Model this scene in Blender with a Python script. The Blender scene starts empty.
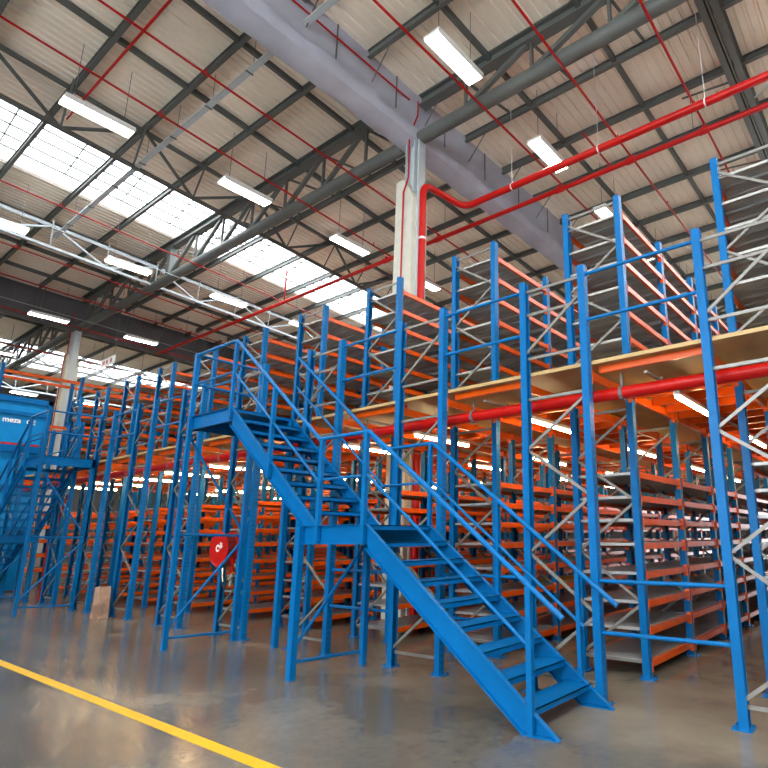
import bpy, math, random
from mathutils import Vector, Matrix
random.seed(7)
S = bpy.context.scene
C = S.collection

# ------------------------------------------------------------------ dimensions
X0, W, PX = -2.782, .875, 2.188          # right upright of the reference rack, frame depth, pitch of rack runs
Y0, YB, BAY, NB = 5.699, 6.942, 1.659, 8  # mezzanine front, first shelving bay, bay length, bays
ZD, ZRAIL, ZTALL = 3.629, 4.818, 6.417
YEND = YB + NB*BAY
ROWS = list(range(1, -10, -1))
def RX(k): return X0 + k*PX               # right uprights of run k
ORD = ['rightmost', 'second from the right', 'third from the right', 'fourth from the right', 'fifth from the right',
       'sixth from the right', 'seventh from the right', 'eighth from the right', 'ninth from the right', 'tenth from the right',
       'leftmost']
NUM = ['nearest', 'second', 'third', 'fourth', 'fifth', 'sixth', 'seventh', 'eighth', 'ninth', 'tenth', 'eleventh', 'twelfth',
       'thirteenth', 'fourteenth', 'fifteenth', 'sixteenth', 'seventeenth', 'eighteenth', 'nineteenth', 'twentieth',
       'twenty-first', 'twenty-second', 'twenty-third']

# ------------------------------------------------------------------ materials
def node_mat(name, col, rough=.5, metal=0., bump=0., bscale=20., var=0., vscale=3., spec=.5):
    m = bpy.data.materials.new(name); m.use_nodes = True
    nt = m.node_tree; b = nt.nodes['Principled BSDF']
    b.inputs['Base Color'].default_value = (*col, 1); b.inputs['Roughness'].default_value = rough
    b.inputs['Metallic'].default_value = metal; b.inputs['Specular IOR Level'].default_value = spec
    tc = nt.nodes.new('ShaderNodeTexCoord')
    if var:
        n = nt.nodes.new('ShaderNodeTexNoise'); n.inputs['Scale'].default_value = vscale; n.inputs['Detail'].default_value = 4
        nt.links.new(tc.outputs['Object'], n.inputs['Vector'])
        r = nt.nodes.new('ShaderNodeMapRange'); r.inputs[1].default_value = .3; r.inputs[2].default_value = .7
        r.inputs[3].default_value = 1-var; r.inputs[4].default_value = 1+var
        nt.links.new(n.outputs['Fac'], r.inputs[0])
        v = nt.nodes.new('ShaderNodeVectorMath'); v.operation = 'SCALE'; v.inputs[0].default_value = col
        nt.links.new(r.outputs[0], v.inputs['Scale']); nt.links.new(v.outputs[0], b.inputs['Base Color'])
    if bump:
        n = nt.nodes.new('ShaderNodeTexNoise'); n.inputs['Scale'].default_value = bscale; n.inputs['Detail'].default_value = 3
        nt.links.new(tc.outputs['Object'], n.inputs['Vector'])
        bp = nt.nodes.new('ShaderNodeBump'); bp.inputs['Strength'].default_value = bump; bp.inputs['Distance'].default_value = .03
        nt.links.new(n.outputs['Fac'], bp.inputs['Height']); nt.links.new(bp.outputs[0], b.inputs['Normal'])
    return m
def emit_mat(name, col, s):
    m = bpy.data.materials.new(name); m.use_nodes = True; nt = m.node_tree
    b = nt.nodes['Principled BSDF']; b.inputs['Base Color'].default_value = (.8, .8, .8, 1)
    b.inputs['Emission Color'].default_value = (*col, 1); b.inputs['Emission Strength'].default_value = s
    return m
M = {}
M['blue'] = node_mat('blue_paint', (.0005, .112, .315), .38, var=.10, vscale=2.5, spec=.16)
M['blue_dark'] = node_mat('blue_paint_sheet', (.002, .20, .48), .45, var=.08, spec=.2)
M['orange'] = node_mat('orange_paint', (.68, .088, .003), .30, var=.14, vscale=4, spec=.32)
M['red'] = node_mat('red_pipe_paint', (.46, .005, .003), .35, spec=.3, var=.08)
M['silver'] = node_mat('galvanised_strip', (.20, .195, .175), .4, .3, var=.12, vscale=8)
M['shelf'] = node_mat('galvanised_shelf', (.38, .38, .36), .36, .3, var=.12, vscale=3)
M['ply'] = node_mat('deck_board', (.40, .27, .105), .55, var=.16, vscale=2)
M['steel'] = node_mat('grey_painted_steel', (.105, .115, .105), .5, var=.1, vscale=2)
M['steel_light'] = node_mat('white_painted_steel', (.50, .56, .58), .5, var=.06)
M['roof'] = node_mat('roof_sheet', (.90, .82, .69), .6, var=.07, vscale=.6)
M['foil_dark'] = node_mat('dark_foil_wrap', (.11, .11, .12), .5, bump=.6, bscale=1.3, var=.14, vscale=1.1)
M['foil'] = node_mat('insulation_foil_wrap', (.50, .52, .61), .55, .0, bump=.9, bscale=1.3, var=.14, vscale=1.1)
M['concrete_col'] = node_mat('column_concrete', (.56, .56, .48), .8, bump=.15, bscale=30, var=.08, vscale=4)
M['wall'] = node_mat('wall_cladding', (.05, .045, .042), .7, var=.05)
M['white'] = node_mat('white_enamel', (.8, .8, .76), .4)
M['black'] = node_mat('dark_rubber', (.02, .02, .02), .6)
M['wire'] = node_mat('wire_steel', (.16, .16, .16), .5, .3)
M['chrome'] = node_mat('brass_valve', (.75, .65, .45), .25, .9)
M['hose_red'] = node_mat('dark_red_hose', (.20, .008, .006), .6)
M['card'] = node_mat('cardboard', (.40, .25, .17), .85, var=.15, vscale=6)
M['tube'] = emit_mat('lamp_diffuser', (1, .93, .80), 34)
M['tube_w'] = emit_mat('lamp_batten_glow', (1, .71, .38), 60)
M['yellow_ply'] = node_mat('yellow_board', (.75, .48, .03), .5)
M['rail_blue'] = M['blue']

def upright_mat():
    m = M['blue'].copy(); m.name = 'blue_perforated_upright'; nt = m.node_tree; b = nt.nodes['Principled BSDF']
    tc = nt.nodes.new('ShaderNodeTexCoord'); sep = nt.nodes.new('ShaderNodeSeparateXYZ'); nt.links.new(tc.outputs['Object'], sep.inputs[0])
    def mth(op, a, bv=None, c=None):
        n = nt.nodes.new('ShaderNodeMath'); n.operation = op
        for i, v in enumerate((a, bv, c)):
            if v is None: continue
            if isinstance(v, (int, float)): n.inputs[i].default_value = v
            else: nt.links.new(v, n.inputs[i])
        return n.outputs[0]
    zz = mth('FRACT', mth('DIVIDE', sep.outputs['Z'], .075))
    inz = mth('MULTIPLY', mth('GREATER_THAN', zz, .35), mth('LESS_THAN', zz, .65))
    ay = mth('ABSOLUTE', sep.outputs['Y'])
    iny = mth('MULTIPLY', mth('GREATER_THAN', ay, .018), mth('LESS_THAN', ay, .030))
    geo = nt.nodes.new('ShaderNodeNewGeometry'); sn = nt.nodes.new('ShaderNodeSeparateXYZ'); nt.links.new(geo.outputs['Normal'], sn.inputs[0])
    nx = mth('GREATER_THAN', mth('ABSOLUTE', sn.outputs['X']), .8)
    fac = mth('MULTIPLY', mth('MULTIPLY', inz, iny), nx)
    mix = nt.nodes.new('ShaderNodeMix'); mix.data_type = 'RGBA'
    src = b.inputs['Base Color'].links[0].from_socket
    nt.links.new(fac, mix.inputs[0]); nt.links.new(src, mix.inputs[6]); mix.inputs[7].default_value = (.03, .20, .43, 1)
    nt.links.new(mix.outputs[2], b.inputs['Base Color'])
    return m
M['upright'] = upright_mat()

def floor_mat():
    m = bpy.data.materials.new('polished_concrete_floor'); m.use_nodes = True; nt = m.node_tree; b = nt.nodes['Principled BSDF']
    tc = nt.nodes.new('ShaderNodeTexCoord'); L = nt.links.new
    def noise(s, d=5, r=.6, dist=0.):
        n = nt.nodes.new('ShaderNodeTexNoise'); n.inputs['Scale'].default_value = s; n.inputs['Detail'].default_value = d
        n.inputs['Roughness'].default_value = r; n.inputs['Distortion'].default_value = dist; L(tc.outputs['Object'], n.inputs['Vector']); return n
    n1 = noise(.45, 3, .45, .2); n2 = noise(1.3, 5, .55, .0); n4 = noise(9, 5, .65); n3 = noise(40, 3)
    r1 = nt.nodes.new('ShaderNodeValToRGB'); e = r1.color_ramp.elements
    e[0].position = .30; e[0].color = (.070, .066, .054, 1); e[1].position = .72; e[1].color = (.165, .156, .132, 1)
    k = e.new(.5); k.color = (.106, .100, .083, 1)
    L(n1.outputs['Fac'], r1.inputs[0])
    r2 = nt.nodes.new('ShaderNodeValToRGB'); e = r2.color_ramp.elements
    e[0].position = .25; e[0].color = (.66, .66, .67, 1); e[1].position = .75; e[1].color = (1.25, 1.24, 1.18, 1)
    L(n2.outputs['Fac'], r2.inputs[0])
    mx = nt.nodes.new('ShaderNodeMix'); mx.data_type = 'RGBA'; mx.blend_type = 'MULTIPLY'; mx.inputs[0].default_value = .8
    L(r1.outputs[0], mx.inputs[6])
    g4 = nt.nodes.new('ShaderNodeMapRange'); g4.inputs[1].default_value = .25; g4.inputs[2].default_value = .75; g4.inputs[3].default_value = .78; g4.inputs[4].default_value = 1.22
    L(n4.outputs['Fac'], g4.inputs[0]); sc = nt.nodes.new('ShaderNodeVectorMath'); sc.operation = 'SCALE'; L(r2.outputs[0], sc.inputs[0]); L(g4.outputs[0], sc.inputs['Scale'])
    L(sc.outputs[0], mx.inputs[7])
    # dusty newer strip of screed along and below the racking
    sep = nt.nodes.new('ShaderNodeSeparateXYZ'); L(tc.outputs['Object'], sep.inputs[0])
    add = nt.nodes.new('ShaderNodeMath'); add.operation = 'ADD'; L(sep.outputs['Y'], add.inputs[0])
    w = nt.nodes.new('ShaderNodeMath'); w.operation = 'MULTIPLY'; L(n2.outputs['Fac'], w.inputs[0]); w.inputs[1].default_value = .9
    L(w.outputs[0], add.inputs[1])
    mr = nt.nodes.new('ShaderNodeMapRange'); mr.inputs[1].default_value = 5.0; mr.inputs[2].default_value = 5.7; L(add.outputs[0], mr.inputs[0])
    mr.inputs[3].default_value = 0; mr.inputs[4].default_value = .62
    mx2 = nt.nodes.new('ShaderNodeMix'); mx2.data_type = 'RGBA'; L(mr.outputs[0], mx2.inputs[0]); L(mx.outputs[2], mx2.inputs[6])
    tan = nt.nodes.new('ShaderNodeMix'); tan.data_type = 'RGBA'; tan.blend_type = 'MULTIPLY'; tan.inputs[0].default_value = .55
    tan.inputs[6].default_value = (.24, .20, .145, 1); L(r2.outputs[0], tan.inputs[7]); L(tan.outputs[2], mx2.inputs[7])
    L(mx2.outputs[2], b.inputs['Base Color'])
    rr = nt.nodes.new('ShaderNodeMapRange'); rr.inputs[1].default_value = .3; rr.inputs[2].default_value = .7
    rr.inputs[3].default_value = .13; rr.inputs[4].default_value = .26; L(n2.outputs['Fac'], rr.inputs[0]); L(rr.outputs[0], b.inputs['Roughness'])
    bp = nt.nodes.new('ShaderNodeBump'); bp.inputs['Strength'].default_value = .08; bp.inputs['Distance'].default_value = .01
    L(n3.outputs['Fac'], bp.inputs['Height']); L(bp.outputs[0], b.inputs['Normal'])
    return m
M['floor'] = floor_mat()
def glass_mat():
    m = bpy.data.materials.new('skylight_polycarbonate'); m.use_nodes = True; nt = m.node_tree
    nt.nodes.remove(nt.nodes['Principled BSDF']); out = nt.nodes['Material Output']
    a = nt.nodes.new('ShaderNodeBsdfTransparent'); a.inputs[0].default_value = (.95, .97, 1, 1)
    t = nt.nodes.new('ShaderNodeBsdfTranslucent'); t.inputs[0].default_value = (.85, .9, .95, 1)
    mx = nt.nodes.new('ShaderNodeMixShader'); mx.inputs[0].default_value = .3
    nt.links.new(a.outputs[0], mx.inputs[1]); nt.links.new(t.outputs[0], mx.inputs[2]); nt.links.new(mx.outputs[0], out.inputs[0])
    return m
M['glass'] = glass_mat()

# ------------------------------------------------------------------ mesh helpers
class MB:
    def __init__(s): s.v = []; s.f = []
    def add(s, vs, fs):
        o = len(s.v); s.v += [tuple(v) for v in vs]; s.f += [tuple(i+o for i in f) for f in fs]; return s
    def box(s, x0, x1, y0, y1, z0, z1):
        return s.add([(x0,y0,z0),(x1,y0,z0),(x1,y1,z0),(x0,y1,z0),(x0,y0,z1),(x1,y0,z1),(x1,y1,z1),(x0,y1,z1)],
                     [(0,3,2,1),(4,5,6,7),(0,1,5,4),(1,2,6,5),(2,3,7,6),(3,0,4,7)])
    def bar(s, p, q, w, h, up=(0,0,1)):          # rectangular bar from p to q, w sideways, h along 'up'
        p = Vector(p); q = Vector(q); d = (q-p).normalized(); u = Vector(up)
        sd = d.cross(u)
        if sd.length < 1e-4: sd = d.cross(Vector((0,1,0)))
        sd.normalize(); u = sd.cross(d).normalized()
        a = sd*w/2; b = u*h/2
        vs = [p-a-b, p+a-b, p+a+b, p-a+b, q-a-b, q+a-b, q+a+b, q-a+b]
        return s.add(vs, [(0,1,2,3),(7,6,5,4),(0,4,5,1),(1,5,6,2),(2,6,7,3),(3,7,4,0)])
    def sweep(s, prof, p, q, up=(0,0,1)):        # closed 2-D profile (side, up) swept from p to q
        p = Vector(p); q = Vector(q); d = (q-p).normalized(); u = Vector(up); sd = d.cross(u)
        if sd.length < 1e-4: sd = d.cross(Vector((0,1,0)))
        sd.normalize(); u = sd.cross(d).normalized(); n = len(prof)
        vs = [p+sd*a+u*b for a, b in prof]+[q+sd*a+u*b for a, b in prof]
        fs = [(i, (i+1) % n, n+(i+1) % n, n+i) for i in range(n)]
        return s.add(vs, fs+[tuple(range(n-1, -1, -1)), tuple(range(n, 2*n))])
    def tube(s, pts, r, n=10):
        pts = [Vector(p) for p in pts]; rings = []
        for i, p in enumerate(pts):
            if i == 0: d = pts[1]-p
            elif i == len(pts)-1: d = p-pts[i-1]
            else: d = (pts[i+1]-p).normalized()+(p-pts[i-1]).normalized()
            d.normalize(); a = d.cross(Vector((0,0,1)))
            if a.length < .02: a = d.cross(Vector((0,1,0)))
            a.normalize()
            if rings and a.dot(la) < 0: a = -a
            la = a; b = a.cross(d).normalized()
            rings.append([p+a*r*math.cos(t*2*math.pi/n)+b*r*math.sin(t*2*math.pi/n) for t in range(n)])
        vs = [v for g in rings for v in g]; fs = []
        for i in range(len(rings)-1):
            for t in range(n): fs.append((i*n+t, i*n+(t+1) % n, (i+1)*n+(t+1) % n, (i+1)*n+t))
        fs += [tuple(range(n-1, -1, -1)), tuple(range(len(vs)-n, len(vs)))]
        return s.add(vs, fs)
    def poly_prism(s, pts, y0, y1):              # x,z outline extruded along y
        n = len(pts)
        return s.add([(x, y0, z) for x, z in pts]+[(x, y1, z) for x, z in pts],
                     [tuple(range(n)), tuple(range(2*n-1, n-1, -1))]+[(i, n+i, n+(i+1) % n, (i+1) % n) for i in range(n)])
    def mesh(s, name, mat, smooth=False):
        me = bpy.data.meshes.new(name); me.from_pydata(s.v, [], s.f); me.materials.append(M[mat])
        import bmesh
        bm = bmesh.new(); bm.from_mesh(me); bmesh.ops.recalc_face_normals(bm, faces=bm.faces); bm.to_mesh(me); bm.free()
        if smooth:
            me.polygons.foreach_set('use_smooth', [True]*len(me.polygons)); me.set_sharp_from_angle(angle=math.radians(40))
        return me
def inst(name, me, parent=None, loc=(0,0,0)):
    o = bpy.data.objects.new(name, me); C.objects.link(o); o.location = loc
    if parent: o.parent = parent
    return o
def obj(name, mb, mat, parent=None, loc=(0,0,0), smooth=False):
    return inst(name, mb.mesh(name, mat, smooth), parent, loc)
def tag(o, label, cat, group=None):
    o['label'] = label; o['category'] = cat
    if group: o['group'] = group
    return o
def thing(name, label, cat, loc=(0,0,0), group=None):
    o = bpy.data.objects.new(name, None); C.objects.link(o); o.location = loc; o.empty_display_size = .2
    return tag(o, label, cat, group)
def struct(o): o['kind'] = 'structure'; return o
def copy_tree(o, loc, label=None):
    def rec(src, par):
        c = src.copy(); C.objects.link(c); c.parent = par
        for ch in list(src.children): rec(ch, c)
        return c
    c = rec(o, None); c.location = loc
    if label: c['label'] = label
    return c
IP = lambda w, h, tw, tf: [(-w/2,-h/2),(w/2,-h/2),(w/2,-h/2+tf),(tw/2,-h/2+tf),(tw/2,h/2-tf),(w/2,h/2-tf),(w/2,h/2),(-w/2,h/2),(-w/2,h/2-tf),(-tw/2,h/2-tf),(-tw/2,-h/2+tf),(-w/2,-h/2+tf)]
def CP(w, h, t, sgn=1):
    p = [(0,-h/2),(w,-h/2),(w,-h/2+t),(t,-h/2+t),(t,h/2-t),(w,h/2-t),(w,h/2),(0,h/2)]
    return [(a*sgn, b) for a, b in p]

# ------------------------------------------------------------------ room shell
XL, XR, YN, YF = -56., 15., -12., 34.
struct(obj('floor', MB().box(XL, XR, YN, YF, -.2, 0), 'floor'))
struct(obj('wall_back', MB().box(XL, -4, YF, YF+.2, 0, 13.3).box(1, XR, YF, YF+.2, 0, 13.3).box(-4, 1, YF, YF+.2, 4.8, 13.3), 'wall'))
struct(obj('door_1_added', MB().box(-4.1, -4, YF-.1, YF, 0, 4.9).box(1, 1.1, YF-.1, YF, 0, 4.9).box(-4.1, 1.1, YF-.1, YF, 4.8, 4.9).box(-4, 1, YF-.06, YF, 4.2, 4.8), 'steel'))  # unseen open roller door, added to bring daylight into the right aisle
struct(obj('wall_front', MB().box(XL, -9, YN-.2, YN, 0, 13.3).box(12, XR, YN-.2, YN, 0, 13.3).box(-9, 12, YN-.2, YN, 0, 2.5).box(-9, 12, YN-.2, YN, 9.8, 13.3), 'wall'))
struct(obj('wall_left', MB().box(XL-.2, XL, YN, YF, 0, 13.3), 'wall'))
struct(obj('wall_right', MB().box(XR, XR+.2, YN, YF, 0, 13.3), 'wall'))
ZL, ZR_ = 13.1, 12.72
GX = [-9.05, -31.3, -53.55, 13.2]
def roof(x0, x1, z):
    mb = MB(); p = []; x = x0
    while x < x1-.01:
        for dx, dz in ((0,0),(.135,0),(.155,.04),(.205,.04)): p.append((x+dx, z+dz))
        x += .225
    n = len(p)
    mb.add([(a, YN, b) for a, b in p]+[(a, YF, b) for a, b in p], [(i, i+1, n+i+1, n+i) for i in range(n-1)])
    mb.box(x0, x1, YN, YF, z+.12, z+.16)
    return struct(obj('ceiling', mb, 'roof'))
for a, b, z in ((XL, -47.0, ZL), (-41.6, -21.95, ZL), (-18.6, -9.0, ZL), (-9.0, .6, ZR_), (5.9, XR, ZR_)): roof(a, b, z)
# skylights: raised kerbs, glazing bars, polycarbonate glazing
nwin = 0
for a, b, z in ((-21.95, -18.6, ZL), (-47.0, -41.6, ZL), (.6, 5.9, ZR_)):  # last one is out of view, repeats the bay spacing, added to daylight the front
    nwin += 1
    w = obj('window_%d' % nwin, MB().box(a-.04, a, YN, YF, z, z+.6).box(b, b+.04, YN, YF, z, z+.6), 'white'); struct(w)
    zt = z+.62; mid = (a+b)/2
    f = MB()
    for i in range(8):
        x = a+(b-a)*i/7; zz = zt+.35*(1-abs(x-mid)/(mid-a))
        f.box(x-.032, x+.032, YN, YF, zz-.05, zz)
    y = YN+.9
    while y < YF:
        f.bar((a, y, zt-.03), (mid, y, zt+.32), .04, .05); f.bar((mid, y, zt+.32), (b, y, zt-.03), .04, .05); y += 1.8
    obj('window_frame', f, 'steel', w)
    g = MB(); g.add([(a, YN, zt+.01), (mid, YN, zt+.36), (mid, YF, zt+.36), (a, YF, zt+.01)], [(0,1,2,3)])
    g.add([(b, YN, zt+.01), (mid, YN, zt+.36), (mid, YF, zt+.36), (b, YF, zt+.01)], [(3,2,1,0)])
    obj('window_pane', g, 'glass', w)
wf = MB()
for i in range(8): wf.box(-9+i*3-.05, -9+i*3+.05, YN-.12, YN-.02, 2.5, 9.8)
for z in (2.5, 5, 7.4, 9.7): wf.box(-9, 12, YN-.12, YN-.02, z, z+.1)
w = struct(obj('window_4', wf, 'steel_light'))  # unseen window behind the camera, added to daylight the roof and rack fronts
obj('window_pane', MB().add([(-9,YN-.07,2.5),(12,YN-.07,2.5),(12,YN-.07,9.8),(-9,YN-.07,9.8)], [(0,1,2,3)]), 'glass', w)
# ------------------------------------------------------------------ girders wrapped in foil
def girder(gx, label, mat='foil'):
    t = thing('roof_girder', label, 'girder', (gx, 0, 11.4))
    n = 230; mb = MB(); prof = []; rnd = random.Random(5)
    ys = [YN+.02+(YF-YN-.04)*i/n for i in range(n+1)]
    fold = [rnd.uniform(-1, 1) for _ in range(n+8)]
    for q, y in enumerate(ys):
        wv = .035*math.sin(y*2.1)+.03*math.sin(y*5.3+1); f = fold[q]*.014; f2 = fold[q+3]*.014; f3 = fold[q+6]*.012
        prof.append([(-.30, y, 1.68), (-.30+f, y, .80), (-.31+f2+wv*.4, y, .02), (-.15, y, -.02+f+wv*.3), (.02, y, -.02+f2+wv*.3), (.18, y, -.01+f3), (.30, y, .0+f),
                     (.33+f2, y, .15+wv*.5), (.345+f, y, .30+wv), (.30, y, .36+wv), (.305+f3, y, .62), (.31+f, y, .95), (.30, y, 1.3)])
    m = 13; vs = [v for p in prof for v in p]
    mb.add(vs, [(i*m+j, i*m+j+1, (i+1)*m+j+1, (i+1)*m+j) for i in range(n) for j in range(m-1)])
    obj('foil_wrap', mb, mat, t, smooth=True)
    sm = MB().box(.31, .335, -.012, .012, .40, 1.3).mesh('seam_strip', 'steel')
    for i in range(1, 25):
        y = 1.8*i-12.6+.9
        if YN < y < YF: inst('seam_strip', sm, t, (0, y, 0))
    for i in range(0, 17):
        y = 1.8+1.8*i
        obj('tie_rod', MB().tube([(.33, y+.12, .55), (1.15, y, 1.24)], .016, 6), 'wire', t)
    return t
GIRD = [girder(GX[0], 'wide foil-wrapped grey girder crossing above the concrete column at centre')]
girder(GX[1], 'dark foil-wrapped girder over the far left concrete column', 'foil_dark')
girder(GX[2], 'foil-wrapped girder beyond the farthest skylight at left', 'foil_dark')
girder(GX[3], 'foil-wrapped girder along the right side behind the camera')

# roof cross beams (along X) every 1.8 m between girders
beamsL = [(-30.98, -9.37, ZL-.005, 'between the centre girder and the far left girder'), (-8.73, 12.88, ZR_-.005, 'on the right side of the centre girder'), (-53.2, -31.6, ZL-.005, 'beyond the far left girder')]
for a, b, z, wh in beamsL:
    L = b-a; me = MB().sweep(IP(.10, .20, .02, .025), (0, 0, -.10), (L, 0, -.10)).mesh('roof_beam', 'steel')
    cnt = 0
    for i in range(0, 18):
        y = 1.8*(i+1)
        if abs(y-9) < .01 or abs(y-27) < .01: continue
        o = inst('roof_beam', me, None, (a, y, z))
        tag(o, 'grey roof cross beam %s, %s from camera' % (wh, NUM[cnt]), 'roof beam', 'roof beams '+wh); cnt += 1
# purlins (along Y)
pl = [(-11.4, ZL, 'nearest left of the centre girder'), (-13.95, ZL, 'second left of the centre girder'), (-24.6, ZL, 'just beyond the white lattice truss'),
      (-27.2, ZL, 'second beyond the white lattice truss'), (-29.6, ZL, 'beside the far left girder'), (-6.55, ZR_, 'first right of the centre girder'), (-4.2, ZR_, 'second right of the centre girder'),
      (-34.2, ZL, 'first beyond the far left girder'), (-36.8, ZL, 'second beyond the far left girder')]
for x, z, wh in pl:
    tag(obj('roof_purlin', MB().box(-.05, .05, YN, YF, -.14, -.003), 'steel', None, (x, 0, z)), 'long thin grey purlin under the roof, %s' % wh, 'purlin', 'long roof purlins')

# main tubular trusses
def truss(y, a, b, ztop, label, sgn):
    t = thing('roof_truss', label, 'truss', (a, y, 11.52)); L = b-a
    obj('bottom_chord', MB().tube([(0,0,0),(L,0,0)], .17, 16), 'steel', t, smooth=True)
    zt = ztop-11.52
    obj('top_chord', MB().sweep(IP(.26, .32, .025, .035), (0,0,zt-.16), (L,0,zt-.16)), 'steel', t)
    n = int(L/1.87); off = (L-(n-1)*1.87)/2
    for i in range(n):
        x = off+i*1.87; r = .035
        obj('vertical_web', MB().bar((x,0,.15), (x,0,zt-.3), .07 if i != 4 else .26, .07 if i != 4 else .26), 'steel', t)
        if i < n-1:
            obj('diagonal_web', MB().bar((x,0,.12), (x+1.75,0,zt-.30), .11, .11), 'steel', t)
        obj('knee_brace', MB().bar((x,0,zt-.32), (x+.1, 1.7, zt-.05), .05, .05), 'steel', t)
    return t
truss(9, -30.98, -9.37, ZL, 'big tubular roof truss left of the concrete column at centre', 1)
truss(9, -8.73, 12.88, ZR_, 'big tubular roof truss right of the concrete column at centre', 1)
truss(9, -53.2, -31.6, ZL, 'tubular roof truss beyond the far left column', 1)
truss(27, -30.98, -9.37, ZL, 'rear tubular roof truss left of the centre girder', 1)
truss(27, -8.73, 12.88, ZR_, 'rear tubular roof truss right of the centre girder', 1)
# lattice trusses along Y at the skylight edges
def lattice(xb, zb, xt, zt, mat, label, w=.09):
    t = thing('lattice_truss', label, 'truss', (xb, 0, zb)); dx = xt-xb; dz = zt-zb
    obj('bottom_chord', MB().box(-w*.7, w*.7, YN+.01, YF-.01, -w/2, w/2), mat, t)
    obj('top_chord', MB().box(dx-w*.6, dx+w*.6, YN+.01, YF-.01, dz-w/2, dz+w/2), mat, t)
    y = 0.; i = 0
    while y < 31:
        obj('diagonal', MB().bar((0, y, 0), (dx, y+1.8, dz), w*.75, w*.75), mat, t)
        obj('diagonal', MB().bar((dx, y+1.8, dz), (0, y+3.6, 0), w*.75, w*.75), mat, t)
        for yy in (y, y+1.8):
            obj('strut', MB().tube([(0, yy, 0), (dx+.35, yy-.12, dz+.05)], w*.3, 6), mat, t)
        y += 3.6
    return t
lattice(-16.95, 12.0, -16.35, 12.83, 'steel', 'dark grey lattice truss along the near edge of the skylight')
lattice(-23.3, 11.55, -23.3, 12.35, 'steel_light', 'pale lattice truss on the far side of the skylight', .085)
lattice(-41.2, 12.0, -41.2, 12.82, 'steel_light', 'pale lattice truss beyond the far left girder, near the farther skylight', .085)
lattice(-47.6, 11.6, -47.6, 12.4, 'steel_light', 'pale lattice truss beyond the farther skylight', .085)
# steel gutter beam with cable at right
t = thing('gutter_beam', 'dark steel twin-channel beam running back at the top right corner', 'beam', (-1.9, 0, 12.1))
obj('channel', MB().sweep(IP(.14, .50, .03, .04), (-.12, YN, .25), (-.12, YF, .25)), 'steel', t)
obj('channel', MB().sweep(IP(.14, .50, .03, .04), (.12, YN, .25), (.12, YF, .25)), 'steel', t)
ln = MB(); ln.tube([(0, 1+i*1.0, .03+.02*math.sin(i*2.3)) for i in range(33)], .022, 6); obj('conduit', ln, 'silver', t)
for i in range(8): obj('strut', MB().tube([(.2, 2.7+3.6*i, .1), (1.9, 1.8+3.6*i, .42)], .03, 6), 'steel_light', t)
for i in range(8): obj('strut', MB().tube([(-.2, 5.4+3.6*i, .1), (-1.35, 5.6+3.6*i, .4)], .025, 6), 'steel', t)

# columns
def column(x, y, label):
    t = thing('concrete_column', label, 'column', (x, y, 0))
    obj('concrete_shaft', MB().poly_prism([(-.30,0),(.28,0),(.28,9.7),(.20,9.9),(-.05,10.3),(-.30,10.3)], -.26, .26), 'concrete_col', t)
    obj('steel_stub', MB().sweep(IP(.34, .30, .025, .03), (.05,0,9.95), (.05,0,12.6), (1,0,0)), 'steel_light', t)
    obj('conduit', MB().tube([(.0,-.30,.1),(.0,-.30,9.9),(.10,-.25,10.3),(.10,-.25,11.5),(.42,-.3,11.9),(.42,-.3,12.3)], .022, 6), 'red', t)
    obj('steel_channel', MB().box(.282,.32,-.12,.12,.02,11.4), 'steel_light', t)
column(-8.99, 9, 'tall pale concrete column with steel top at the centre of the photo')
column(-31.35, 9, 'distant pale concrete column above the far left stairs')
column(-8.99, 27, 'rear concrete column behind the racking under the centre girder')

# ------------------------------------------------------------------ ceiling lights
def light_fixture():
    t = thing('ceiling_light', '', 'ceiling light', (0,0,0), 'hanging fluorescent ceiling lights')
    obj('housing', MB().box(-.20,.20,-.70,.70,.03,.10).box(-.20,-.17,-.70,.70,-.02,.03).box(.17,.20,-.70,.70,-.02,.03), 'white', t)
    obj('diffuser', MB().box(-.165,.165,-.68,.68,-.015,.028), 'tube', t)
    for s in (-.5, .5): obj('hanging_wire', MB().tube([(0,s,.1),(0,s,1.62)], .008, 5), 'wire', t)
    return t
lf = light_fixture(); first = True
rowsL = [(-6.15, 'right of the centre girder', 0), (-13.7, 'just left of the centre girder', 0), (-21.1, 'under the skylight', 0), (-28.95, 'before the far left girder', 0),
         (1.3, 'on the far right', 0), (-36.5, 'beyond the far left girder', 0), (8.6, 'at the right end of the hall', 0), (-46, 'at the far left end', 1)]
for x, wh, sk in rowsL:
    for i in range(-3, 8 if not sk else 6):
        y = 3.6*(i+1)+(.05 if i < 2 else .15)
        lab = ('ceiling light in the row %s, ' % wh)+('%s from the camera' % NUM[i] if i >= 0 else '%s behind the camera' % NUM[-i-1])
        if first: lf.location = (x, y, 11.0); lf['label'] = lab; first = False
        else: copy_tree(lf, (x, y, 11.0), lab)
for x in (-28.95, -21.1):
    tag(obj('support_cable', MB().tube([(x, YN, 11.25), (x, YF, 11.25)], .012, 5), 'steel_light'), 'thin pale cable strung along the lights %s' % ('under the skylight' if x > -25 else 'before the far left girder'), 'cable')

# cable tray
t = thing('cable_tray', 'long pale cable tray crossing the ceiling through the centre girder', 'cable tray', (-24.2, 5.5, 12.0))
obj('tray', MB().box(1.2, 14.5, -.065, .065, 0, .01).box(1.2,14.5,-.065,-.058,0,.05).box(1.2,14.5,.058,.065,0,.05), 'steel_light', t)
obj('tray', MB().box(15.2,26.5,-.065,.065,0,.01).box(15.2,26.5,-.065,-.058,0,.05).box(15.2,26.5,.058,.065,0,.05), 'steel_light', t)
for i in range(1, 9):
    obj('hanger', MB().box(.8+i*1.8, .83+i*1.8, -.09, .09, -.03, -.005).tube([(.8+i*1.8, .08, 0), (.8+i*1.8, .08, 1.05)], .007, 5), 'wire', t)

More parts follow.
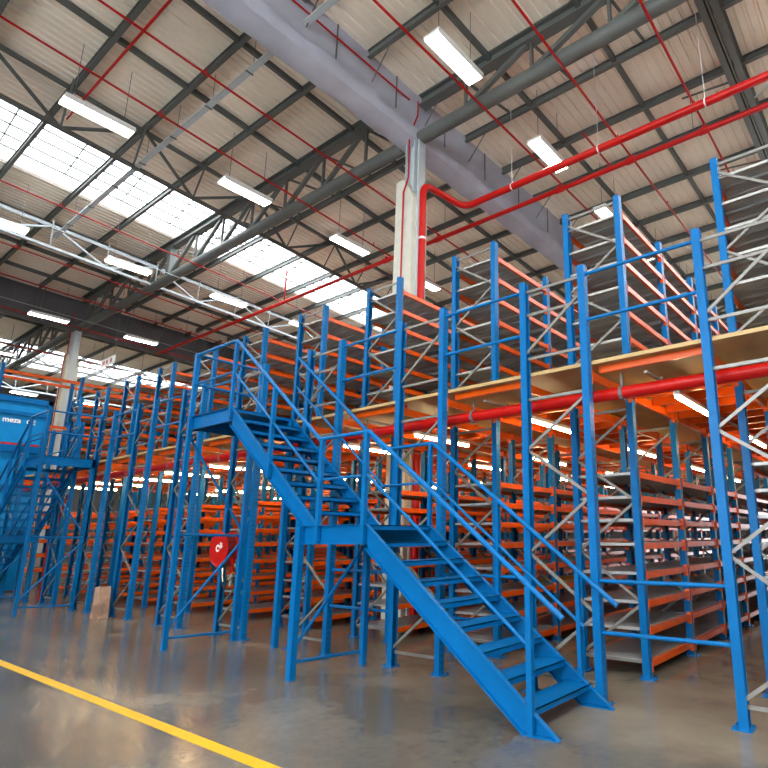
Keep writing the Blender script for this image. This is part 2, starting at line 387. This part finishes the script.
# ------------------------------------------------------------------ sprinkler pipes
def ypipe(x, z, r, label, y0=YN+.1, y1=YF-.1, bumps=True, xs=0):
    t = thing('sprinkler_pipe', label, 'pipe', (x, 0, z), 'thin red sprinkler lines')
    obj('pipe', MB().tube([(0,y0,0),(0,y1,0)], r, 8), 'red', t, smooth=True)
    y = 1.0
    while y < y1 and bumps:
        obj('sprinkler_head', MB().tube([(0,y,r*.8),(0,y,r+.09)], .018, 6), 'red', t); y += 3.6
ypipe(-13.30, 11.33, .026, 'thin red sprinkler line by the lights just left of the centre girder')
ypipe(-11.10, 11.33, .026, 'thin red sprinkler line nearest to the left of the centre girder')
ypipe(-6.70, 11.33, .028, 'thin red sprinkler line nearest to the right of the centre girder', y0=-2)
ypipe(-4.64, 11.33, .028, 'thin red sprinkler line right of the ceiling lights at right', y0=-2)
ypipe(-2.74, 11.33, .028, 'thin red sprinkler line beside the dark twin-channel beam at right', y0=-2)
ypipe(-19.7, 11.33, .024, 'thin red sprinkler line in front of the skylight far edge')
ypipe(-23.8, 11.33, .022, 'thin red sprinkler line close under the pale lattice truss')
ypipe(-26.6, 11.33, .024, 'thin red sprinkler line by the lights before the far left girder')
ypipe(-30.4, 11.33, .024, 'thin red sprinkler line beside the far left girder', y0=0)
ypipe(-36.0, 11.33, .03, 'thin red sprinkler line beyond the far left girder')
tag(obj('conduit_pipe', MB().tube([(-8.68,-2,12.28),(-8.68,8.5,12.28)], .022, 8), 'red'), 'thin red conduit running along the side of the centre girder', 'pipe')
tag(obj('sprinkler_branch', MB().tube([(-9.4,3.75,12.5),(-16.6,3.75,12.5)], .03, 8), 'red'), 'red cross pipe in the top left roof corner', 'pipe')
tag(obj('sprinkler_branch', MB().tube([(-5.25,11.1,11.34),(-5.25,12.55,11.34),(-5.25,12.55,11.22)], .026, 8), 'red'), 'short red branch pipe ending over the two big red pipes at right', 'pipe')
# second main, below the beam at Y=12.6
t = thing('sprinkler_main', 'long red main pipe crossing under the girder to the skylight', 'pipe', (0, 12.55, 11.15))
obj('pipe', MB().tube([(-30.8,0,0),(-.2,0,0)], .068, 12), 'red', t, smooth=True)
obj('pipe', MB().tube([(-.2,0,0),(12.5,0,0)], .068, 12), 'red', t, smooth=True)
for x in (-6.75, -4.62, -2.76, -11.28, -13.72): obj('coupling', MB().tube([(x-.12,0,0),(x+.12,0,0)], .088, 12).tube([(x,0,.06),(x,0,.135)], .05, 8), 'red', t)
for x in (-28, -20, -11, -3): obj('hanger', MB().tube([(x,0,.1),(x,0,1.4)], .008, 5), 'wire', t)
for x in (-19.75,): obj('riser', MB().tube([(x,0,0),(x,0,1.4)], .035, 8), 'red', t)
# first main: up beside the column, along Y, then along X
def arc(c, a, b, r, n=6):      # fillet at corner c between directions to a and b
    c = Vector(c); a = (Vector(a)-c).normalized(); b = (Vector(b)-c).normalized(); out = []
    for i in range(n+1):
        s = i/n; out.append(c+a*r*(1-s)**2+b*r*s**2)
    return out
P0, P1, P2, P3 = (-8.61,9.0,.05), (-8.61,9.0,10.15), (-8.42,10.38,10.12), (12,10.38,10.12)
path = [P0]+arc(P1, P0, P2, .28)+arc(P2, P1, P3, .30)+[P3]
t = thing('fire_riser_pipe', 'thick bright red pipe rising beside the centre column then turning right', 'pipe')
obj('pipe', MB().tube(path, .085, 14), 'red', t, smooth=True)
for z in (3.9, 6.2, 8.65): obj('clamp', MB().tube([(-8.61,9,z-.03),(-8.61,9,z+.03)], .092, 14), 'white', t)
for x in (-6.9, -4.55, -2.2): obj('hanger', MB().tube([(x-.015,10.38,10.12),(x+.015,10.38,10.12)], .093, 12).tube([(x,10.38,10.2),(x,10.38,12.7)], .008, 5), 'white', t)
# red pipe hung just below the front of the deck
t = thing('fire_pipe', 'thick red pipe running along just under the front deck edge', 'pipe', (0, 6.05, 3.27))
obj('pipe', MB().tube([(-23.7,0,0),(.6,0,0)], .075, 12), 'red', t, smooth=True)
for k in range(1, -10, -1):
    x = RX(k)+.25
    obj('clamp', MB().tube([(x-.02,0,0),(x+.02,0,0)], .088, 12).box(x-.012,x+.012,-.01,.01,.08,.24), 'wire', t)

# ------------------------------------------------------------------ racking
def c_profile(side):     # open C upright; web on the aisle side
    w, d, tk, lip = .10, .085, .005, .02
    s = 1 if side == 'R' else -1      # R uprights: web faces +X
    p = [(0,-w/2),(0,w/2),(-d,w/2),(-d,w/2-lip),(-d+tk,w/2-lip),(-d+tk,w/2-tk),(-tk,w/2-tk),(-tk,-w/2+tk),(-d+tk,-w/2+tk),(-d+tk,-w/2+lip),(-d,-w/2+lip),(-d,-w/2)]
    return [((a+.02)*s, b) for a, b in p]
def upright_mesh(side, z0, z1):
    mb = MB(); pr = c_profile(side); n = len(pr)
    mb.add([(a,b,z0) for a,b in pr]+[(a,b,z1) for a,b in pr], [(i,(i+1)%n,n+(i+1)%n,n+i) for i in range(n)]+[tuple(range(n-1,-1,-1)), tuple(range(n,2*n))])
    return mb.mesh('upright', 'upright')
UP = {(s, k): upright_mesh(s, a, b) for s in 'LR' for k, a, b in (('front', 0, ZRAIL), ('low', 0, 3.40), ('tall', 0, ZTALL-ZD))}
bp = MB().box(-.095,.075,-.08,.08,0,.010)
for x, y in ((-.08,-.06),(.06,-.06),(-.08,.06),(.06,.06)): bp.tube([(x,y,.008),(x,y,.035)], .011, 6)
BASE = {'R': bp.mesh('base_plate', 'blue')}; b2 = MB(); b2.v = [(-x,y,z) for x,y,z in bp.v]; b2.f = bp.f; BASE['L'] = b2.mesh('base_plate', 'blue')
def strip(mb, p, q): return mb.sweep([(-.010,-.019),(.010,-.019),(.010,.019),(-.010,.019)], p, q)
def strip_mesh(p, q):
    # small C-section brace: web plus two lips
    mb = MB(); p = Vector(p); q = Vector(q); d = (q-p).normalized(); n = Vector((0,1,0)); u = d.cross(n).normalized()
    mb.bar(p, q, .004, .030, u); mb.bar(p+u*.015+n*.008, q+u*.015+n*.008, .018, .004, u); mb.bar(p-u*.015+n*.008, q-u*.015+n*.008, .018, .004, u)
    return mb
WI = W-.05
def diag(zl, zr): return strip_mesh((-W+.03, -.012, zl), (-.03, -.012, zr))
def horiz(z): return strip_mesh((-W+.05, .012, z), (-.05, .012, z))
NLOW = [3.23, 2.66, 2.08, 1.47, .85, .23]           # alternates R, L, R ...
low_d = [diag(NLOW[i+1], NLOW[i]).mesh('diagonal_brace','silver') if i % 2 == 0 else diag(NLOW[i], NLOW[i+1]).mesh('diagonal_brace','silver') for i in range(5)]
low_h = [horiz(z).mesh('horizontal_brace','silver') for z in (.18, 3.28)]
front_h = [horiz(z).mesh('horizontal_brace','silver') for z in (3.80, 4.38, 4.70)]
front_d = diag(3.86, 4.50).mesh('diagonal_brace','silver')
def merged(ms, name):
    mb = MB()
    for m in ms: mb.add([tuple(v.co) for v in m.vertices], [tuple(p.vertices) for p in m.polygons])
    return mb.mesh(name, 'silver')
low_all = merged(low_d+low_h, 'bracing')
NT = [2.60, 2.05, 1.48, .92, .36]
tall_d = [diag(NT[i], NT[i+1]).mesh('diagonal_brace','silver') if i % 2 == 0 else diag(NT[i+1], NT[i]).mesh('diagonal_brace','silver') for i in range(4)]
tall_h = [horiz(z).mesh('horizontal_brace','silver') for z in (2.72, .12)]
tall_all = merged(tall_d+tall_h, 'bracing')
def beam_mesh(L, h=.075):
    mb = MB().box(-.022,.022,.052,L-.052,-h,0)
    mb.box(-.030,.030,.050,.058,-h-.05,.03).box(-.030,.030,L-.058,L-.050,-h-.05,.03)
    return mb.mesh('shelf_beam','orange')
BM = beam_mesh(BAY); BF = beam_mesh(YB-Y0, .10); BD = beam_mesh(BAY, .11)
def shelf_mesh():        # steel shelf of planks laid across the run, folded edges below
    mb = MB(); x0, x1 = -W+.03, -.03; n = 6; p0 = .03; pw = (BAY-.06)/n
    for i in range(n):
        a = p0+i*pw; b = a+pw-.006
        mb.box(x0,x1,a,b,-.004,0).box(x0,x1,a,a+.004,-.030,-.004).box(x0,x1,b-.004,b,-.030,-.004)
        mb.box(x0,x1,(a+b)/2-.03,(a+b)/2+.03,-.012,-.004)
    mb.box(x0-.004,x0,p0,BAY-.03,-.03,0).box(x1,x1+.004,p0,BAY-.03,-.03,0)
    mb.box(x0,x1,p0-.004,p0,-.035,0)
    return mb.mesh('shelf','shelf')
SH = shelf_mesh()
LOWZ = [.20, .56, .87, 1.21, 1.56, 1.86, 2.15, 2.45]
UPZ = [.28, .66, 1.04, 1.42, 1.80, 2.16, 2.54]
def lower_rack(k):
    i = ROWS.index(k)
    t = thing('storage_rack', 'ground floor shelving run on the concrete under the deck, %s' % ORD[i], 'storage rack', (RX(k), 0, 0), 'ground floor racking runs')
    for j in range(NB+2):
        y = Y0 if j == 0 else YB+(j-1)*BAY
        for s, dx in (('R',0),('L',-W)):
            u = inst('upright', UP[s, 'front' if j == 0 else 'low'], t, (dx, y, 0))
            inst('base_plate', BASE[s], u)
        if j < 2:
            for m in low_d: inst('diagonal_brace', m, t, (0,y,0))
            for m in low_h: inst('horizontal_brace', m, t, (0,y,0))
        else: inst('bracing', low_all, t, (0,y,0))
        if j == 0:
            for m in front_h: inst('horizontal_brace', m, t, (0,y,0))
            inst('diagonal_brace', front_d, t, (0,y,0))
        if j < NB+1:
            for dx in (0,-W): inst('deck_beam', BF if j == 0 else BD, t, (dx, y, 3.50))
        if 0 < j < NB+1:
            for z in LOWZ:
                inst('front_beam', BM, t, (0,y,z)); inst('rear_beam', BM, t, (-W,y,z)); inst('shelf', SH, t, (0,y,z+.004))
    return t
def upper_rack(k):
    i = ROWS.index(k)
    t = thing('storage_rack', 'upper level shelving run with orange beams standing on the deck, %s' % ORD[i], 'storage rack', (RX(k), 0, ZD+.002), 'upper level racking runs')
    for j in range(NB+1):
        y = YB+j*BAY
        for s, dx in (('R',0),('L',-W)): inst('upright', UP[s,'tall'], t, (dx,y,0))
        if j < 1:
            for m in tall_d: inst('diagonal_brace', m, t, (0,y,0))
            for m in tall_h: inst('horizontal_brace', m, t, (0,y,0))
        else: inst('bracing', tall_all, t, (0,y,0))
        if j < NB:
            for z in UPZ:
                inst('front_beam', BM, t, (0,y,z)); inst('rear_beam', BM, t, (-W,y,z)); inst('shelf', SH, t, (0,y,z+.004))
    return t
for k in ROWS: lower_rack(k); upper_rack(k)

# deck
XDL, XDR = RX(-9)-W-.3, RX(1)+1.1
t = thing('mezzanine_deck', 'long tan board deck floor of the mezzanine resting on the racking', 'deck', (0,0,ZD))
notch = []
mb = MB(); fy = Y0+.055
yy0, yy1, xx0, xx1 = 8.68, 9.32, -9.32, -8.38          # opening left round the column and the riser
mb.box(XDL, XDR, fy, yy0, -.045, 0).box(XDL, XDR, yy1, YEND+.3, -.045, 0).box(XDL, xx0, yy0, yy1, -.045, 0).box(xx1, XDR, yy0, yy1, -.045, 0)
obj('board', mb, 'ply', t)
me = MB().box(.05, (PX-W)-.05, -.025, .025, -.125, -.047).mesh('edge_beam', 'orange')
for k in ROWS: inst('edge_beam', me, t, (RX(k), Y0+.20, 0))

# orange joists across each aisle
for n_, k in enumerate(ROWS[1:]):
    xa, xb = RX(k)+.03, RX(k)+(PX-W)-.03
    t = thing('joist_frame', 'orange cross joists under the deck over the %s aisle' % (['rightmost','second from right','third from right','fourth from right','fifth from right','sixth from right','seventh from right','eighth from right','ninth from right','leftmost'][n_]), 'joists', (xa, YB, 3.49), 'joist sets under the deck')
    me = MB().box(0, xb-xa, -.025, .025, -.06, .06).mesh('joist', 'orange')
    for q in range(24):
        yj = YB+.15+q*.553
        if k == -3 and 8.6 < yj < 9.4: continue
        inst('joist', me, t, (0, yj-YB, 0))
# one yellow board laid among the joists above the stair foot
tag(obj('yellow_board', MB().box(-.60,.60,0,1.1,-.01,.01), 'yellow_ply', None, (RX(-1)+.66, 8.3, 3.57)), 'bright yellow panel under the deck above the lower stair flight', 'panel')
tag(obj('yellow_sheet', MB().box(-.30,.35,0,1.2,0,.012), 'yellow_ply', None, (RX(-1)-.45, 9.0, .89)), 'yellow sheet lying on a low shelf behind the stair foot', 'sheet')

# aisle lights below the deck
bt = thing('batten_light', '', 'light', (0,0,0), 'tube lights under the deck')
obj('housing', MB().box(-.035,.035,-.72,.72,.02,.07), 'white', bt)
obj('tube', MB().tube([(0,-.70,0),(0,.70,0)], .026, 8), 'tube_w', bt)
obj('trunking', MB().box(-.02,.02,-1.70,1.998,.07,.095), 'silver', bt)
for yy in (-1.2, .46): obj('hanger', MB().box(-.015,.015,yy-.015,yy+.015,.095,.131), 'silver', bt)
first = True
AO = ['rightmost','second from the right','third from the right','fourth from the right','fifth from the right','sixth from the right','seventh from the right','eighth from the right','ninth from the right','leftmost']
for n_, k in enumerate(ROWS[1:]):
    for q in range(4):
        loc = (RX(k)+(PX-W)*(.5 if k != -3 else .8), 7.45+q*3.7, 3.30)
        lab = 'tube light under the deck, aisle %s, %s from front' % (AO[n_], NUM[q])
        if first: bt.location = loc; bt['label'] = lab; first = False
        else: copy_tree(bt, loc, lab)

# blue guard rails between frames
def rails(k, zs, lab, y=Y0):
    xa, xb = RX(k)+.022, RX(k)+(PX-W)-.022
    t = thing('guard_rail', lab, 'guard rail', (xa, y, 0), 'blue guard rails')
    for z in zs: obj('rail', MB().tube([(0,0,z),(xb-xa,0,z)], .021, 10), 'rail_blue', t, smooth=True)
for k, w in ((0,'right of the stair foot'), (-1,'behind the lower stair flight'), (-2,'behind the mid landing')):
    rails(k, (1.19, .68), 'pair of low blue rails closing the floor aisle '+w)
for n_, k in enumerate(ROWS[1:]):
    if k in (-3, -7): continue
    rails(k, (4.70, 4.12), 'pair of blue rails along the deck edge across the aisle %s' % AO[n_])

# ------------------------------------------------------------------ stairs
def stairs(x_top, s, name_label, lower_treads=8):
    """x_top: deck-side corner of the top landing; s=+1 descends to +X"""
    Yn, Yf = 4.53, 5.60
    t = thing('staircase', name_label, 'staircase', (0,0,0), 'blue two-flight staircases')
    X = lambda d: x_top+s*d
    LT, UF, LM, LF = 1.23, 2.22, 1.23, 2.45       # top landing, upper flight, mid landing, lower flight
    a1 = LT; a2 = 3.17; e2 = LT+UF; a3 = a2+LM; a4 = a3+LF   # the upper flight lands a little inside the mid landing
    ZM = 1.80; dp = .22; zT = ZD-.005
    def channel(pts, y, side, nm):
        mb = MB(); pts = [(X(a), z) for a, z in pts]
        mb.poly_prism(pts, y-.004, y+.004)
        # flanges top and bottom
        n = len(pts)
        for i in ((0, 1) if n == 4 else (0,)): pass
        top = (pts[0], pts[1]); bot = (pts[3], pts[2])
        for p, q in (top, bot): mb.bar((p[0], y+side*.025, p[1]), (q[0], y+side*.025, q[1]), .05, .008)
        return obj(nm, mb, 'blue', t)
    for y, sd in ((Yn, -1), (Yf, -1)):
        channel([(0,zT),(a1,zT),(a1,zT-dp),(0,zT-dp)], y, sd, 'landing_beam')
        channel([(a1,zT),(e2+.04,ZM),(e2-.24,ZM),(a1,zT-.28)], y, sd, 'stringer')
        channel([(a2,ZM),(a3,ZM),(a3,ZM-dp),(a2,ZM-dp)], y, sd, 'landing_beam')
        channel([(a3,ZM),(a4,.0),(a4-.36,.0),(a3,ZM-.27)], y, sd, 'stringer')
        mb = MB().bar((X(a4-.36), y+sd*.04, .006), (X(a4), y+sd*.025, .006), .06, .010); obj('foot_plate', mb, 'blue', t)
    def plate(x0, x1, z, nm):
        mb = MB(); xa, xb = sorted((X(x0), X(x1)))
        mb.box(xa, xb, Yn+.006, Yf-.006, z-.012, z)
        mb.box(xa, xa+.006, Yn+.006, Yf-.006, z-.055, z).box(xb-.006, xb, Yn+.006, Yf-.006, z-.055, z)
        return obj(nm, mb, 'blue', t)
    plate(.005, a1-.005, zT-.006, 'landing_plate'); plate(a2, a3, ZM-.006, 'landing_plate')
    for i in range(1, 9):
        z = zT-(zT-ZM)*i/9; xf = a1+UF*i/9
        plate(xf-.245, xf+.02, z, 'tread')
        z = ZM-.2*i; xf = a3+LF*i/9
        plate(xf-.265, xf+.02, z, 'tread')
    xb_ = sorted((X(0), X(.01))); 
    for (p, q, z) in ((0, .01, zT), (a2-.005, a2+.005, ZM)):
        xs = sorted((X(p), X(q))); obj('landing_beam', MB().box(xs[0], xs[1], Yn+.005, Yf-.005, z-dp, z-.02), 'blue', t)
    def post(d, y, z0, z1, w=.05, nm='post'):
        return obj(nm, MB().box(X(d)-w/2, X(d)+w/2, y-w/2, y+w/2, z0, z1), 'blue', t)
    H = 1.08
    zr = lambda d: zT+H-.0 if d <= a1 else (zT+H-(zT-ZM)*(d-a1)/UF if d < e2 else (ZM+H if d <= a3 else ZM+H-.757*(d-a3)))
    zs = lambda d: zT if d <= a1 else (zT-(zT-ZM)*(d-a1)/UF if d < e2 else (ZM if d <= a3 else ZM-ZM*(d-a3)/LF))
    yn, yf = Yn-.045, Yf+.0
    ends = a4-.0
    for y, nm in ((yn, 'handrail'), (yf, 'handrail')):
        d0 = .0 if y == yn else a1
        for off, de in ((0, .08), (-.52, -.30)):
            ds = [d0, a1, e2+.02, a3, ends+de]
            pts = [(X(d), y, zr(min(d, a4))+off-(.757*(d-a4) if d > a4 else 0)) for d in ds]
            obj('handrail' if off == 0 else 'mid_rail', MB().tube(pts, .026 if off == 0 else .018, 10), 'blue', t, smooth=True)
    # end rails across the top landing
    for z in (zT+H, zT+H-.52): obj('handrail', MB().tube([(X(0), yn, z), (X(0), yf, z)], .022, 10), 'blue', t, smooth=True)
    # posts
    post(0, yn, 0, zT+H+.02, .07, 'support_post')
    post(a1, yn, zT-.2, zT+H)
    for d in (a1+1.15, e2+.08, a3-.04): post(d, yn, zs(d)-(.2 if a2 < d <= a3 else .22), zr(d)-.01, .055)
    post(a4-.26, yn, 0, zr(a4-.26)-.01, .055)
    for d in (a3-.04, a3+1.05, a4-.36): post(d, yf, zs(d)-.12, zr(d)-.01, .045)
    post(.04, Yf-.03, 0, zT-.02, .08, 'support_post'); post(a1-.02, Yf-.03, 0, zT-.02, .08, 'support_post')
    # mid landing posts
    post(a2+.02, yn, 0, ZM-.005, .085, 'support_post'); post(a2+.06, Yf-.03, 0, ZM-.02, .075, 'support_post')
    def brace(d, y0, z0, y1, z1): obj('brace', MB().tube([(X(d), y0, z0), (X(d), y1, z1)], .022, 8), 'blue', t, smooth=True)
    brace(0, yn, .18, Yf, .14); brace(0, yn, 1.72, Yf, 1.70); brace(0, yn, .30, Yf, 1.62); brace(0, Yf, 1.74, yn, zT-.30)
    brace(a2+.02, yn, .20, Yf, .16); brace(a2+.02, yn, .34, Yf, ZM-.2)
    return t
stairs(-9.47, 1, 'large blue steel staircase in two flights at the centre front of the mezzanine')
stairs(-16.5, -1, 'distant blue steel staircase descending to the left at the far left')

# the long members of the left roof bays fan out slightly in plan (the roof is not quite square to the racking)
def gfan(x):
    P = [(-56, 0), (-53, .0), (-36, .11), (-17, .11), (-14, .10), (-11, .05), (-9.3, 0), (20, 0)]
    for (a, b), (c, d) in zip(P, P[1:]):
        if a <= x <= c: return b+(d-b)*(x-a)/(c-a)
    return 0
def fan(o):
    for ch in list(o.children): fan(ch)
    if o.type != 'MESH': return
    px = sum((q.location.x for q in iter_up(o)), 0); py = sum((q.location.y for q in iter_up(o)), 0)
    if o.data.users > 1: o.location.x -= gfan(px)*(py-9); return
    for v in o.data.vertices:
        v.co.x -= gfan(px+v.co.x)*(py+v.co.y-9)
def iter_up(o):
    while o: yield o; o = o.parent
for o in [o for o in C.objects if o.parent is None and o.name.split('.')[0] in ('ceiling','window_1','window_2','roof_girder','lattice_truss','roof_purlin','sprinkler_pipe','support_cable')]:
    fan(o)

# ------------------------------------------------------------------ goods lift at far left
t = thing('goods_lift', 'blue sheet-metal goods lift enclosure with white lettering at the far left', 'lift', (-24.95, 5.0, 0))
mb = MB()
mb.box(-.7,.68,0.02,1.6,.05,6.4)
obj('enclosure', mb, 'blue_dark', t)
fr = MB(); xq = .68
fr.box(xq,xq+.07,0,.13,0,6.45).box(xq,xq+.07,1.5,1.64,0,6.45).box(xq,xq+.07,0,1.64,6.27,6.45).box(xq,xq+.07,.13,1.5,5.83,5.95).box(xq,xq+.12,.0,1.64,4.55,4.78).box(xq,xq+.07,.13,1.5,3.3,3.45).box(xq,xq+.07,.13,1.5,1.9,2.0)
obj('frame', fr, 'blue', t)
obj('trim_strip', MB().box(xq,xq+.05,.13,1.5,4.80,4.86), 'red', t)
def lettering(txt, size, loc, rot, mat, parent, name='lettering', ext=.004, bold=0.):
    cu = bpy.data.curves.new('letters', 'FONT'); cu.body = txt; cu.size = size; cu.extrude = ext; cu.offset = bold
    to = bpy.data.objects.new('letters', cu); C.objects.link(to); bpy.context.view_layer.update()
    me = bpy.data.meshes.new_from_object(to.evaluated_get(bpy.context.evaluated_depsgraph_get()))
    bpy.data.objects.remove(to); me.materials.clear(); me.materials.append(M[mat])
    o = inst(name, me, parent, loc); o.rotation_euler = rot; return o
lettering('meza', .24, (xq+.01, .33, 5.56), (math.pi/2, 0, math.pi/2), 'white', t, bold=.006)
lettering('GE', .22, (xq+.01, .98, 5.55), (math.pi/2, 0, math.pi/2), 'white', t)

# tall pallet rack further left
t = thing('pallet_rack', 'tall distant rack with long orange beams above the blue lift at far left', 'storage rack', (-28.2, 5.9, 0))
for j in range(7):
    for dx in (0, -1.1):
        obj('upright', MB().box(dx-.06,dx+.06,j*2.7-.06,j*2.7+.06,0,8.5), 'blue', t)
    zz = [0.2+1.1*i for i in range(8)]
    br = MB()
    for i in range(7): br.bar((0 if i % 2 else -1.1, j*2.7, zz[i]), (-1.1 if i % 2 else 0, j*2.7, zz[i+1]), .03, .04)
    for z in (2, 4.5, 6.8, 8.3): br.bar((0,j*2.7,z),(-1.1,j*2.7,z),.03,.04)
    obj('bracing', br, 'silver', t)
    if j < 6:
        for z in (.5, 1.05, 1.6, 2.15, 2.7): obj('shelf', MB().box(-1.1, 0, j*2.7+.06, j*2.7+2.64, z+.06, z+.085), 'card', t)
        for z in (.5, 1.05, 1.6, 2.15, 2.7, 4.2, 6.2, 8.2):
            for dx in (0, -1.1): obj('beam', MB().box(dx-.03,dx+.03,j*2.7+.06,j*2.7+2.64,z-.06,z+.06), 'orange', t)

# hose reel on the frame behind the top landing post
t = thing('fire_hose_reel', 'round red fire hose reel with white hose symbol behind the stair bracing', 'hose reel', (-9.82, 5.50, 1.48))
def disc(y0, y1, r, n=36):
    mb = MB(); return mb.tube([(0,y0,0),(0,y1,0)], r, n)
obj('drum_disc', disc(-.12,-.10,.285), 'red', t, smooth=True); obj('drum_disc', disc(.08,.10,.285), 'red', t, smooth=True)
obj('hose', disc(-.10,.08,.235), 'hose_red', t, smooth=True)
obj('rim', MB().tube([(.285*math.cos(a*math.pi/18), -.115, .285*math.sin(a*math.pi/18)) for a in range(37)], .012, 6), 'red', t, smooth=True)
sy = MB(); yq = -.128
for a in range(14):
    a0 = math.pi*(.1+a/14*1.75); a1_ = math.pi*(.1+(a+1)/14*1.75)
    r0, r1 = .035, .062
    sy.add([(-.02+r*math.cos(b), y, .01+r*math.sin(b)) for y in (yq, yq+.006) for b in (a0, a1_) for r in (r0, r1)], [(0,1,3,2),(4,6,7,5),(0,2,6,4),(1,5,7,3)])
sy.box(.045,.065,yq,yq+.006,.0,.115).box(.045,.125,yq,yq+.006,.03,.055).box(.09,.105,yq,yq+.006,.01,.10)
obj('hose_symbol', sy, 'white', t)
obj('bracket', MB().box(-.03,.29,.10,.13,-.03,.03).box(.25,.29,.10,.13,-.35,.2), 'red', t)
obj('supply_pipe', MB().tube([(.24,.02,-.62),(.24,.02,-.2),(.16,.02,-.12),(.05,.02,-.02)], .02, 8), 'red', t)
obj('valve', MB().tube([(.24,-.03,-.50),(.24,.07,-.50)], .04, 10).tube([(.24,.02,-.40),(.24,.02,-.62)], .03, 10).tube([(.17,-.03,-.50),(.29,-.03,-.50)], .012, 6), 'chrome', t)
obj('nozzle', MB().tube([(.12,-.08,-.32),(.15,-.09,-.46),(.18,-.09,-.54)], .016, 8), 'chrome', t)
obj('loose_hose', MB().tube([(.10,-.05,-.20),(.22,-.08,-.32),(.27,-.08,-.48),(.22,-.06,-.66),(.10,-.06,-.58)], .013, 8), 'black', t)

# cardboard piece by the uprights at left
t = thing('cardboard_box', 'small brown cardboard carton standing on the floor between left uprights', 'box', (-14.55, 5.42, 0))
obj('carton', MB().poly_prism([(-.20,0),(.20,0),(.18,.42),(.13,.66),(-.14,.64),(-.15,.30)], -.07, .13), 'card', t)
obj('flap', MB().bar((.18,-.075,.02),(.27,-.13,.32),.01,.2,(0,1,0)), 'card', t)

# aisle sign hanging in the roof at left
t = thing('hanging_sign', 'small white hanging sign with red marks high up at the left', 'sign', (-26.9, 9.0, 9.05))
obj('board', MB().box(-.75,.75,-.015,.015,-.18,.18), 'white', t)
sg = MB()
for x in (-.5,-.12,.3): sg.box(x,x+.16,-.02,-.015,-.09,.09)
sg.box(-.30,-.24,-.02,-.015,-.09,.09)
obj('red_marks', sg, 'red', t)
for x in (-.6, .6): obj('hanging_wire', MB().tube([(x,0,.18),(x,0,4.0)], .008, 5), 'wire', t)

# red drop pipe by the far stairs
tag(obj('drop_pipe', MB().tube([(-19.15,5.95,2.9),(-20.1,5.95,1.3),(-20.1,5.95,0)], .03, 8), 'red'), 'slanting red pipe behind the far left staircase treads', 'pipe')

# painted line
tag(obj('floor_line', MB().box(-30, 1.5, 2.745, 2.86, 0, .002), 'yellow_ply'), 'bright yellow painted line across the concrete floor', 'floor marking')
M['line'] = node_mat('yellow_line_paint', (.66, .38, .0), .45, var=.06, vscale=5)
bpy.data.objects['floor_line'].data.materials[0] = M['line']

# ------------------------------------------------------------------ world, camera
wd = bpy.data.worlds.new('sky'); S.world = wd; wd.use_nodes = True
bg = wd.node_tree.nodes['Background']; bg.inputs[0].default_value = (.95, .97, 1, 1); bg.inputs[1].default_value = 11.0
cam = bpy.data.cameras.new('camera'); co = bpy.data.objects.new('camera', cam); C.objects.link(co); S.camera = co
yaw, pitch, roll = map(math.radians, (-36.076, 13.377, -.422))
fw = Vector((math.sin(yaw)*math.cos(pitch), math.cos(yaw)*math.cos(pitch), math.sin(pitch)))
r0 = Vector((math.cos(yaw), -math.sin(yaw), 0)); u0 = r0.cross(fw)
r = r0*math.cos(roll)+u0*math.sin(roll); u = -r0*math.sin(roll)+u0*math.cos(roll)
co.matrix_world = Matrix(((r.x,u.x,-fw.x,0),(r.y,u.y,-fw.y,0),(r.z,u.z,-fw.z,1.65),(0,0,0,1)))
cam.sensor_width = 36; cam.sensor_fit = 'HORIZONTAL'; cam.lens = 36*565.46/768
cam.shift_x = -(492.18-384)/768; cam.shift_y = (402.33-384)/768; cam.clip_start = .05; cam.clip_end = 200
S.view_settings.view_transform = 'Standard'; S.view_settings.look = 'None'; S.view_settings.gamma = 1
S.view_settings.use_curve_mapping = False; S.view_settings.exposure = 0.12
